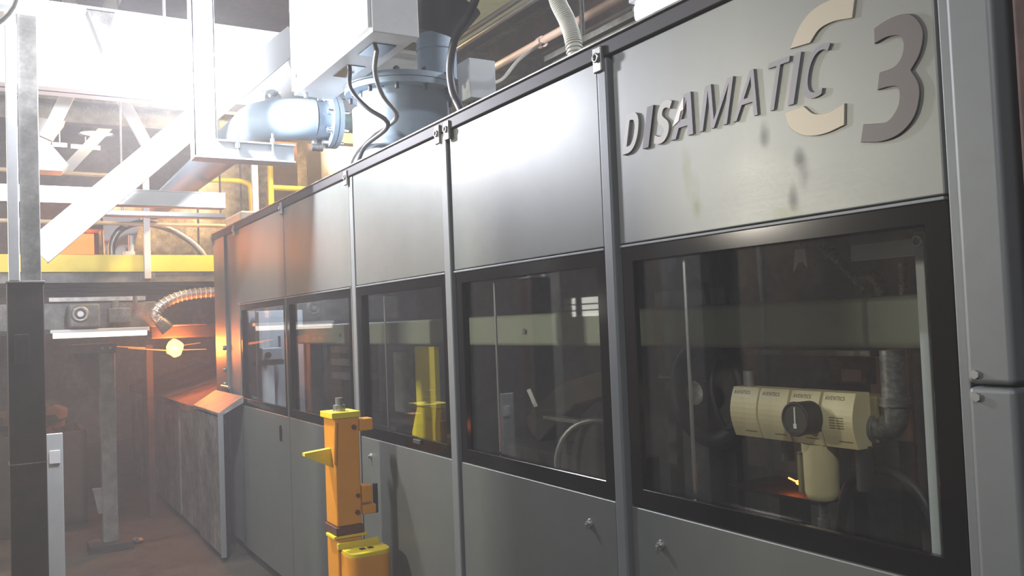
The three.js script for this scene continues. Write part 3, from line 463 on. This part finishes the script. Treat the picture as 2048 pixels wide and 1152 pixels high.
{ const t = thing('junction_box', 'small blue grey junction box above the machine edge beside the vessel', 'box', [-4.15, 2.6, -2.32]);
  part(t, 'body', box(-4.23, -4.09, 2.98, 3.2, -2.4, -2.235, 0.004), mat.lightGrey); part(t, 'stand', box(-4.2, -4.14, 2.64, 2.98, -2.36, -2.28), mat.dark); part(t, 'base', box(-4.22, -4.02, 2.6, 2.64, -2.42, -2.24), mat.cream); }
single('black_hose', 'black rubber hose arching down to the machine top beside the junction box', 'hose', tube([[-3.4, 3.34, -1.95], [-3.54, 3.222, -1.95], [-3.69, 3.16, -1.95], [-3.765, 3.033, -1.95], [-3.75, 2.903, -1.95], [-3.66, 2.77, -1.95], [-3.58, 2.6, -1.95]], 0.02), mat.rubber);
{ const pts = [[-2.72, 3.25, -2.02], [-2.82, 3.12, -2.0], [-2.881, 3.063, -2], [-2.816, 2.959, -2], [-2.777, 2.865, -2], [-2.768, 2.797, -2], [-2.77, 2.6, -2]];
  const cv = new THREE.CatmullRomCurve3([[-2.95, 3.3, -2.02], [-2.885, 3.07, -2], [-2.816, 2.95, -2], [-2.78, 2.85, -2], [-2.77, 2.6, -2]].map(p => V(...p))); const g = [new THREE.TubeGeometry(cv, 40, 0.029, 14)];
  for (let k = 0; k < 54; k++) { const u = k / 53, p = cv.getPoint(u), q = new THREE.Quaternion().setFromUnitVectors(V(0, 0, 1), cv.getTangent(u)); g.push(new THREE.TorusGeometry(0.031, 0.0042, 6, 16).applyQuaternion(q).translate(p.x, p.y, p.z)); }
  single('corrugated_hose', 'white corrugated hose rising from the machine top', 'hose', g, mat.hose); }
// roof services seen over the machine
for (const [y, z, w, name] of [[4.75, -3.4, 0.09, 'nearest'], [4.75, -5.0, 0.09, 'middle'], [4.75, -6.6, 0.09, 'farthest']]) {
  const t = thing('roof_beam', `dark steel roof beam, ${name} of three above the machine`, 'beam', [-6, y - 0.25, z]); part(t, 'web', box(-14, 3, y - 0.22, y + 0.22, z - 0.01, z + 0.01, 0), mat.brown); part(t, 'flange', box(-14, 3, y - 0.25, y - 0.22, z - w, z + w, 0.002), mat.columnGrey); part(t, 'flange', box(-14, 3, y + 0.22, y + 0.248, z - w, z + w, 0.002), mat.columnGrey);
}
for (const [x, n] of [[-5.2, 'nearest'], [-7.6, 'middle'], [-10.2, 'farthest']]) single('purlin', `grey cross purlin of the roof, ${n} of three`, 'beam', box(x - 0.05, x + 0.05, 4.3, 4.5, -8.5, -2.4, 0.004), mat.columnGrey, 'roof purlins');
for (const [x0, x1, z0, z1, n] of [[-9.3, -6.0, -4.7, -3.7, 'nearer'], [-9.0, -5.4, -6.4, -5.2, 'farther']]) single('roof_light_sheet', `olive translucent roof sheet, the ${n} one between the roof beams`, 'roof sheet', box(x0, x1, 4.96, 4.995, z0, z1, 0), M(0x8f8f72, { roughness: 0.6, map: heavy, emissive: new THREE.Color(0x8f8f72), emissiveIntensity: 0.6 }), 'roof sheets');
single('conduit', 'straight pinkish conduit pipe running under the roof', 'pipe', [cyl([-9, 3.81, -3.5], [-2.5, 3.82, -3.5], 0.03), cyl([-5.3, 3.81, -3.5], [-5.25, 3.81, -3.5], 0.042)], M(0xc0a898, { roughness: 0.5, map: grime }), 'roof conduits');
single('conduit', 'pair of thin grey conduits clipped under the roof beam', 'pipe', [cyl([-9, 4.18, -3.42], [-3, 4.18, -3.42], 0.022), cyl([-9, 4.1, -3.42], [-3, 4.1, -3.42], 0.022)], mat.galv, 'roof conduits');
single('looped_cable', 'thin pale cable looping from the conduit to the junction box', 'cable', tube([[-5.25, 3.79, -3.48], [-5.1, 3.6, -3.2], [-4.7, 3.3, -2.8], [-4.27, 3.1, -2.38]], 0.012), mat.hose);
{ const t = thing('tube_lamp', 'bright fluorescent tube lamp above the lettered panel', 'lamp', [-2.4, 2.9, -2.3]);
  part(t, 'housing', box(-2.72, -1.5, 3.03, 3.06, -2.36, -2.24, 0.005), mat.white); part(t, 'diffuser', box(-2.71, -1.51, 2.95, 3.03, -2.35, -2.25, 0.02), glow(0xf4fbff, 3)); part(t, 'hanger', cyl([-2.2, 3.03, -2.3], [-2.2, 4.99, -2.3], 0.008), mat.galv);
  const l = new THREE.RectAreaLight(0xf4fbff, 14, 1.1, 0.05); l.position.set(0.29, 0.04, 0); l.rotation.x = -Math.PI / 2; t.add(l); }
{ const t = thing('cross_tie', 'thin grey tie bar with a bolt in front of the tube lamp', 'tie bar', [-3.1, 3.1, -2.4]); part(t, 'bar', box(-3.6, -2.75, 3.055, 3.085, -2.44, -2.4), mat.columnGrey); part(t, 'bolt', cyl([-2.84, 3.07, -2.4], [-2.84, 3.07, -2.37], 0.012), mat.steel); part(t, 'hanger', box(-3.3, -3.28, 3.085, 4.98, -2.43, -2.41), mat.galv); }

// ---------------------------------------------------------------- raised walkway beyond the end of the machine
{
  const t = thing('walkway', 'raised steel walkway with yellow edge board and grey edge beam', 'walkway', [-11, 0, -2.4]);
  part(t, 'toe_board', box(-9.03, -9, 2.37, 2.535, -7, 0.5, 0.004), mat.yellow); part(t, 'edge_beam', [box(-9.2, -9.02, 2.27, 2.365, -7, 0.5, 0.003)], mat.columnGrey); part(t, 'deck', box(-14, -9.04, 2.37, 2.41, -7, 0.5, 0), mat.galv);
  for (const [x, z] of [[-9.3, -6], [-13.5, -6], [-13.5, 0.3], [-9.6, -3.2]]) part(t, 'leg', box(x - 0.08, x + 0.08, 0, 2.37, z - 0.08, z + 0.08), mat.columnDark);
  for (const z of [-1.265, -2.32]) { const p = part(t, 'rail_post', box(-9.0, -8.95, 2.3, 3.6, z - 0.03, z + 0.03, 0.004), mat.beamPaint); part(p, 'foot_plate', box(-8.998, -8.985, 2.29, 2.36, z - 0.07, z + 0.07, 0.002), mat.columnGrey); }
  part(t, 'handrail', cyl([-8.97, 2.835, 0.4], [-8.97, 2.83, -2.1], 0.02), mat.tan); part(t, 'handrail', cyl([-8.97, 3.3, 0.4], [-8.97, 3.29, -1.2], 0.02), mat.tan);
}
single('yellow_rail', 'yellow bent pipe rail in front of the tan wall panels', 'rail', [tube([[-9.1, 3.32, -1.85], [-9.1, 3.325, -2.15], [-9.1, 3.315, -2.24], [-9.1, 3.28, -2.3], [-9.1, 3.2, -2.31], [-9.1, 2.41, -2.31]], 0.028, 50), cyl([-9.1, 3.27, -2.5], [-9.1, 3.27, -3.6], 0.028), cyl([-9.1, 2.41, -2.52], [-9.1, 3.7, -2.52], 0.03)], mat.yellow);
single('brown_stanchion', 'dark brown steel stanchion behind the yellow rail', 'column', [box(-9.5, -9.4, 2.41, 4.98, -2.84, -2.66), box(-9.4, -9.38, 2.41, 4.98, -2.9, -2.6)], mat.rust, 'brown stanchions');
single('brown_stanchion', 'narrower brown steel stanchion beside the white electrical cabinet', 'column', box(-9.3, -9.22, 2.41, 4.98, -3.12, -2.98), mat.brown, 'brown stanchions');
{ const t = thing('wall_panelling', 'tan sheet panels standing behind the walkway equipment', 'panel wall', [-10.9, 2.41, -3]);
  for (const [z0, z1, y1] of [[-1.1, -0.2, 3.1], [-2.1, -1.12, 3.3], [-2.62, -2.12, 3.95], [-3.5, -2.64, 4.3], [-4.6, -3.52, 4.4], [-6.4, -4.62, 4.4]]) { const p = part(t, 'panel', box(-10.9, -10.84, 2.41, y1, z0, z1, 0.006), mat.tan); } }
{ const t = thing('electrical_cabinet', 'tall cream electrical cabinet standing on the walkway', 'cabinet', [-9.7, 2.41, -3.4]);
  part(t, 'body', box(-10.1, -9.5, 2.41, 4.0, -4.0, -3.3, 0.01), mat.white); part(t, 'door', box(-9.5, -9.485, 2.5, 3.95, -3.97, -3.33, 0.004), mat.white); part(t, 'handle', box(-9.485, -9.47, 3.2, 3.35, -3.42, -3.39), mat.rail); }
{ const t = thing('pump_tower', 'pale stepped pump housing with pipes behind the vessel', 'pump', [-8.6, 2.41, -4.2]);
  part(t, 'body', [box(-9.1, -8.4, 2.41, 3.5, -4.6, -4.25), box(-9.0, -8.5, 3.5, 3.8, -4.6, -4.4)], mat.lightGrey); part(t, 'pipe', cyl([-8.35, 2.41, -4.15], [-8.35, 3.9, -4.15], 0.06), mat.tan); part(t, 'valve', [cyl([-8.35, 3.1, -4.15], [-8.35, 3.3, -4.15], 0.1), box(-8.3, -8.25, 2.9, 3.02, -4.3, -4.1)], mat.brown); }
single('hydraulic_tank', 'white low tank cover peeking over the far machine top', 'tank', [box(-8.6, -8.0, 2.41, 2.86, -2.4, -1.93, 0.02), box(-8.5, -8.1, 2.0, 2.41, -2.3, -2.0)], mat.white);
{ const t = thing('arched_hose', 'grey hose arching over the walkway equipment', 'hose', [-9.25, 2.41, -1.4]);
  part(t, 'hose', tube([[-9.25, 2.47, -0.98], [-9.25, 2.68, -0.99], [-9.25, 2.8, -1.06], [-9.25, 2.87, -1.2], [-9.25, 2.86, -1.4], [-9.25, 2.77, -1.62], [-9.25, 2.6, -1.82], [-9.25, 2.43, -1.9]], 0.032, 60, 12), mat.galv); part(t, 'clamp', cyl([-9.25, 2.41, -0.98], [-9.25, 2.5, -0.98], 0.045), mat.steel); }
{ const t = thing('filter_canister', 'small pale canister pump beside the arched hose', 'pump', [-9.35, 2.41, -1.15]);
  part(t, 'base', box(-9.42, -9.28, 2.41, 2.5, -1.24, -1.08, 0.006), mat.lightGrey); part(t, 'body', box(-9.4, -9.3, 2.5, 2.6, -1.2, -1.1, 0.01), mat.lightGrey); part(t, 'pipe', cyl([-9.35, 2.6, -1.17], [-9.35, 2.76, -1.17], 0.025), mat.lightGrey); part(t, 'dark_valve', cyl([-9.3, 2.41, -0.9], [-9.3, 2.52, -0.9], 0.03), mat.rail); }
single('folded_tarp', 'dark folded sheet lying on the walkway', 'sheet', sheetX([[-1.42, 2.41], [-1.42, 2.48], [-1.74, 2.6], [-1.8, 2.48], [-1.86, 2.41]], -9.5, -9.25), mat.brown);
single('tilted_chute', 'pale slanted chute plate behind the rail post', 'chute', [sheetX([[-0.98, 3.05], [-1.36, 3.05], [-1.22, 2.41], [-1.0, 2.41]], -10.2, -10.0), sheetX([[-1.35, 2.7], [-1.5, 2.41], [-1.35, 2.41]], -9.8, -9.7)], mat.beamPaint);
{ // holding furnace beyond the brace: its glowing mouth colours the far panels
  const t = thing('holding_furnace', 'rust brown holding furnace with glowing orange mouth on the walkway', 'furnace', [-9.9, 2.41, -0.65]);
  part(t, 'shell', [box(-10.3, -9.75, 2.41, 2.55, -0.95, -0.25, 0.02), box(-10.3, -10.1, 2.55, 3.3, -0.95, -0.25, 0.02), box(-10.12, -9.75, 2.86, 2.95, -0.95, -0.25, 0.01)], mat.rust);
  part(t, 'glowing_mouth', box(-10.09, -10.07, 2.56, 2.85, -0.9, -0.55, 0.005), glow(0xff8a3a, 1.6));
  part(t, 'lip', box(-9.8, -9.7, 2.55, 2.6, -0.95, -0.3, 0.01), mat.rust);
  const l = new THREE.RectAreaLight(LAMP.furnace.color, LAMP.furnace.power * 6, 0.34, 0.26); l.position.set(-0.16, 0.3, -0.08); l.lookAt(5, l.position.y + 0.4, -1.5); t.add(l);
}
// ---------------------------------------------------------------- under the walkway: pouring line
{
  const t = thing('pouring_beam', 'long grey pouring line beam with gearbox under the walkway', 'beam', [-8.75, 0, -1]);
  part(t, 'beam', box(-8.9, -8.7, 1.83, 2.07, -1.3, 0.4, 0.01), mat.columnGrey); part(t, 'rail', box(-8.72, -8.66, 2.08, 2.12, -1.2, -0.4), mat.galv); part(t, 'lower_ledge', box(-8.8, -8.64, 1.79, 1.83, -1.25, 0.4), mat.dark);
  const g = part(t, 'gearbox', box(-8.7, -8.42, 1.84, 2.05, -0.79, -0.54, 0.02), mat.columnGrey); part(g, 'output_ring', new THREE.TorusGeometry(0.055, 0.02, 10, 24).rotateY(Math.PI / 2).translate(-8.42, 1.96, -0.63), mat.galv); part(g, 'shaft', cyl([-8.45, 1.96, -0.63], [-8.38, 1.96, -0.63], 0.025), mat.steel);
  part(t, 'motor', [box(-8.7, -8.5, 1.88, 2.01, -1.05, -0.87, 0.01), cyl([-8.6, 2.01, -0.93], [-8.6, 2.08, -0.93], 0.03), cyl([-8.6, 2.05, -1.1], [-8.6, 2.12, -1.1], 0.02)], mat.columnGrey); part(t, 'leg', box(-9.1, -8.95, 0, 1.83, 0.36, 0.5), mat.columnDark); part(t, 'arm', box(-9.1, -8.9, 1.83, 1.95, 0.36, 0.5), mat.columnDark);
}
{ const t = thing('work_lamp', 'long bright fluorescent work lamp under the pouring beam', 'lamp', [-8.5, 1.76, -0.8]);
  part(t, 'housing', box(-8.56, -8.48, 1.8, 1.83, -1.2, -0.4, 0.004), mat.white); part(t, 'tube', cyl([-8.5, 1.78, -0.42], [-8.5, 1.78, -1.18], 0.026), glow(0xfff0e2, 2)); part(t, 'bracket', box(-8.638, -8.56, 1.8, 1.82, -0.9, -0.8), mat.galv);
  const l = new THREE.RectAreaLight(0xfff0e2, 10, 0.05, 0.74); l.position.set(0.03, 0.0, 0); l.rotation.x = -Math.PI / 2; t.add(l); }
{ const pts = [[-8.6, 2.16, -2.4], [-8.6, 2.145, -1.85], [-8.6, 2.13, -1.61], [-8.6, 2.09, -1.44], [-8.6, 2.01, -1.31], [-8.6, 1.93, -1.27], [-8.6, 1.86, -1.33]]; const cv = new THREE.CatmullRomCurve3(pts.map(p => V(...p))); const g = [new THREE.TubeGeometry(cv, 60, 0.046, 14)];
  for (let k = 0; k < 30; k++) { const u = k / 29, p = cv.getPointAt(u), q = new THREE.Quaternion().setFromUnitVectors(V(0, 0, 1), cv.getTangentAt(u)); g.push(new THREE.TorusGeometry(0.045, 0.009, 6, 16).applyQuaternion(q).translate(p.x, p.y, p.z)); }
  const t = thing('flexible_duct', 'silver foil flexible duct curving above the glowing metal', 'duct', [-8.6, 1.8, -1.7]); part(t, 'duct', g, mat.foil); part(t, 'nozzle', cyl([-8.6, 1.88, -1.31], [-8.6, 1.8, -1.38], 0.055, 0.07), mat.galv); }
{ const t = thing('pouring_hood', 'dark hood over the glowing pouring stream', 'hood', [-8.85, 0, -1.6]);
  part(t, 'cover', box(-9.1, -8.72, 1.715, 1.84, -2.3, -1.24, 0.02), mat.dark); part(t, 'cover_edge', box(-8.72, -8.7, 1.83, 1.845, -1.75, -1.32), mat.galv); part(t, 'support', box(-9.1, -9.0, 0, 1.66, -2.3, -2.2), mat.dark); part(t, 'support', box(-9.1, -9.0, 0, 1.66, -1.3, -1.24), mat.dark); }
{ const t = thing('molten_stream', 'glowing yellow orange molten metal being poured with flying sparks', 'molten metal', [-8.75, 1.35, -1.46]);
  const g = new THREE.IcosahedronGeometry(0.075, 4), p = g.attributes.position; for (let i = 0; i < p.count; i++) { const v = V(p.getX(i), p.getY(i), p.getZ(i)), k = 1 + 0.25 * noise.noise(v.x * 20, v.y * 20, v.z * 20); p.setXYZ(i, v.x * k, v.y * k * 1.05, v.z * k); } g.computeVertexNormals(); g.translate(-8.75, 1.62, -1.46);
  part(t, 'blaze', g, glow(0xffc050, 7)); part(t, 'stream', cyl([-8.75, 1.55, -1.46], [-8.75, 1.66, -1.46], 0.02, 0.03), glow(0xffc050, 7));
  for (const [y0, z0, y1, z1, r] of [[1.6, -1.4, 1.64, -1.05, 0.006], [1.635, -1.2, 1.66, -0.95, 0.004], [1.6, -1.52, 1.595, -1.75, 0.005], [1.64, -1.5, 1.66, -1.7, 0.003]]) part(t, 'spark', cyl([-8.75, y0, z0], [-8.75, y1, z1], r, r * 0.4, 6), glow(0xff8030, 2.5));
  const l = new THREE.PointLight(LAMP.melt.color, LAMP.melt.power); l.position.set(0.12, 0.27, 0.02); l.shadow.radius = 3; l.castShadow = true; t.add(l); }
{ // mould string in its casing
  const t = thing('mould_conveyor', 'grey panelled mould conveyor casing with sloping sandy top', 'conveyor', [-9.4, 0, -1.8]);
  for (let k = 0; k < 6; k++) { const x1 = -6.86 - k * 0.86, h = 1.12; const p = part(t, 'side_panel', box(x1 - 0.845, x1, 0.05 + (k % 3) * 0.008, h, -1.47 - (k % 2) * 0.012, -1.45 - (k % 2) * 0.012, 0.004), mat.galv); }
  part(t, 'front_edge', box(-6.86, -6.835, 0.04, 1.14, -1.48, -1.44, 0.004), mat.post);
  const s = []; part(t, 'sloping_top', sheetX([[-1.45, 1.12], [-2.3, 1.36], [-2.3, 1.3], [-1.45, 1.06]], -12.0, -7.86), mat.sand); part(t, 'top_cover', sheetX([[-1.45, 1.135], [-1.64, 1.25], [-1.64, 1.2], [-1.45, 1.1]], -7.86, -6.86), mat.columnGrey);
  part(t, 'inner_box', box(-12, -7.9, 0.05, 1.06, -2.3, -1.5, 0), mat.dark); for (const x of [-7.2, -9.5, -11.8]) part(t, 'leg', box(x - 0.05, x + 0.05, 0, 0.06, -1.6, -1.5), mat.dark); }
{ const t = thing('sand_hopper', 'rusty funnel hopper on a square leg beside the pouring line', 'hopper', [-8, 0, -0.72]);
  part(t, 'funnel', sheetX([[-0.5, 1.7], [-0.86, 1.69], [-0.84, 1.2], [-0.74, 1.2]], -8.25, -8.02), mat.brown); part(t, 'leg', box(-8.01, -7.9, 0.06, 1.62, -0.845, -0.73, 0.006), mat.columnGrey); part(t, 'flange', [box(-8.02, -7.88, 1.62, 1.7, -0.86, -0.52, 0.004)], mat.brown); for (const z of [-0.75, -0.81]) part(t, 'bolt', hexBolt([-7.88, 1.66, z], [1, 0, 0], 0.014, 0.012), mat.galv);
  part(t, 'base', box(-8.1, -7.8, 0, 0.06, -0.95, -0.62), mat.dark); part(t, 'side_knee', sheetX([[-0.73, 0.3], [-0.73, 0.5], [-0.66, 0.5], [-0.7, 0.3]], -8.0, -7.92), mat.columnGrey); }
{ // clutter of dark castings in the shadow
  const t = thing('casting_bin', 'dark bin heaped with castings beside the hopper leg', 'bin', [-9.3, 0, -0.45]);
  part(t, 'bin', [box(-9.8, -8.9, 0.06, 0.9, -0.7, -0.66), box(-8.94, -8.9, 0.06, 0.9, -0.7, 0.3), box(-9.8, -8.9, 0.06, 0.1, -0.7, 0.3), box(-9.8, -9.76, 0.06, 0.9, -0.7, 0.3), box(-9.8, -8.9, 0.06, 0.9, 0.26, 0.3)], mat.dark); for (const x of [-9.7, -9.0]) part(t, 'skid', box(x - 0.05, x + 0.05, 0, 0.06, -0.7, 0.3), mat.dark);
  for (let k = 0; k < 14; k++) part(t, 'casting', new THREE.DodecahedronGeometry(0.1 + rnd() * 0.05).scale(1.2, 0.8, 1).rotateY(rnd() * 3).translate(-9.6 + rnd() * 0.55, 0.86 + rnd() * 0.2, -0.5 + rnd() * 0.6), rnd() > 0.6 ? mat.brown : mat.dark); }
single('scrap_piece', 'shiny scrap of casting on the floor beside the conveyor casing', 'scrap', new THREE.DodecahedronGeometry(0.04).scale(1.5, 0.6, 1).rotateY(0.6).translate(-8.0, 0.024, -1.0), mat.galv);
single('scrap_piece', 'flat scrap of casting on the floor near the pale guard sheet', 'scrap', new THREE.DodecahedronGeometry(0.035).scale(1.6, 0.5, 1).rotateY(1.6).translate(-5.9, 0.018, -0.48), mat.galv);

{ const t = thing('crane_column', 'tall grey crane column standing in the aisle before the doors', 'column', [-3.82, 0, 0.25]);
  part(t, 'flange', box(-4.0, -3.66, 0.03, 5.0, 0.1, 0.13, 0.003), mat.columnGrey); part(t, 'flange', box(-4.0, -3.66, 0.03, 5.0, 0.37, 0.4, 0.003), mat.columnGrey); part(t, 'web', box(-3.84, -3.82, 0.03, 5.0, 0.13, 0.37, 0), mat.columnGrey); part(t, 'base_plate', box(-4.1, -3.56, 0, 0.03, 0.05, 0.5), mat.columnGrey); }
// ---------------------------------------------------------------- lamps
{ const { at, power, color } = LAMP.bulb; const t = thing('pendant_lamp', 'glaring bare bulb lamp hanging in front of the overhead girder', 'lamp', at);
  const b = part(t, 'bulb', new THREE.SphereGeometry(0.09, 24, 16).scale(1, 1.2, 1).translate(...at), glow(0xffffff, 30)); b.castShadow = false;
  part(t, 'socket', cyl([at[0], at[1] + 0.1, at[2]], [at[0], at[1] + 0.22, at[2]], 0.06, 0.04), mat.white); part(t, 'cord', cyl([at[0], at[1] + 0.2, at[2]], [at[0], 5.0, at[2]], 0.008), mat.white);
  const l = new THREE.PointLight(color, power); l.shadow.radius = 4; l.castShadow = true; t.add(l); }
{ const { at, aim, power, color } = LAMP.flood; const t = thing('floodlight', 'floodlight on a stand facing the machine doors', 'lamp', [at[0], 0, at[2]]);
  const h = new THREE.Group(); h.name = 'head'; h.position.set(0, at[1], 0); t.add(h); h.lookAt(...aim);
  const add = (n, g, m) => { const q = new THREE.Mesh(g, m); q.name = n; q.castShadow = q.receiveShadow = true; h.add(q); };
  add('housing', new RoundedBoxGeometry(0.36, 0.3, 0.12, 1, 0.02).translate(0, 0, -0.075), mat.rail); add('lens', new THREE.BoxGeometry(0.28, 0.22, 0.01).translate(0, 0, -0.008), glow(color, 8));
  part(t, 'stand', cyl([at[0], 0.03, at[2] + 0.14], [at[0], at[1], at[2] + 0.14], 0.03), mat.galv); part(t, 'base', cyl([at[0], 0, at[2] + 0.14], [at[0], 0.03, at[2] + 0.14], 0.3), mat.dark);
  const l = new THREE.RectAreaLight(color, power, 0.28, 0.22); l.rotation.y = Math.PI; l.position.z = 0.01; h.add(l); }
for (const [x, y, z, n, c, p] of [[1.2, 4.7, 1.6, 'above the photographer, added as fill', LAMP.bay.color, 85], [-7.6, 4.7, 1.6, 'over the aisle, added as fill', LAMP.bay.color, LAMP.bay.power], [-8.3, 4.35, -2.75, 'sodium yellow over the walkway', LAMP.warm.color, LAMP.warm.power], [-12.8, 4.5, -1.2, 'pinkish at the far end', 0xffe4d8, 16], [-3.2, 4.5, -4.2, 'behind the machine, added as fill', LAMP.bay.color, 44]]) {  // photographer, aisle and rear lamps are unseen fill, added to brighten the hall
  const t = thing('high_bay_fill_lamp', `round high bay lamp hanging ${n}`, 'lamp', [x, y, z], 'high bay lamps');
  part(t, 'reflector', new THREE.LatheGeometry([[0.05, 0.2], [0.1, 0.18], [0.22, 0.0], [0.225, 0.0], [0.11, 0.2], [0.05, 0.22]].map(q => new THREE.Vector2(...q)), 28).translate(x, y, z), mat.galv); part(t, 'lens', cyl([x, y + 0.02, z], [x, y + 0.03, z], 0.2, 0.2, 28), glow(c, 4)); part(t, 'stem', cyl([x, y + 0.2, z], [x, 5.0, z], 0.012), mat.galv);
  const l = new THREE.SpotLight(c, p, 0, R(88), 0.12); l.position.set(0, 0.0, 0); l.target.position.set(0, -1, 0); l.shadow.radius = 8; l.castShadow = true; t.add(l); t.add(l.target); l.target.name = 'aim_point';
}
for (const [x, y, z0, z1] of [[-13.4, 4.45, -0.7, -0.88], [-13.4, 4.44, -0.93, -1.3]]) { single('far_tube_lamp', z0 === -0.7 ? 'short distant tube lamp glowing under the far roof' : 'longer distant tube lamp glowing under the far roof', 'lamp', [cyl([x, y, z0], [x, y, z1], 0.03), cyl([x, y, (z0 + z1) / 2], [x, 5, (z0 + z1) / 2], 0.006)], glow(0xffe8ea, 3), 'far tube lamps'); }
shade(scene);
renderer.render(scene, camera);
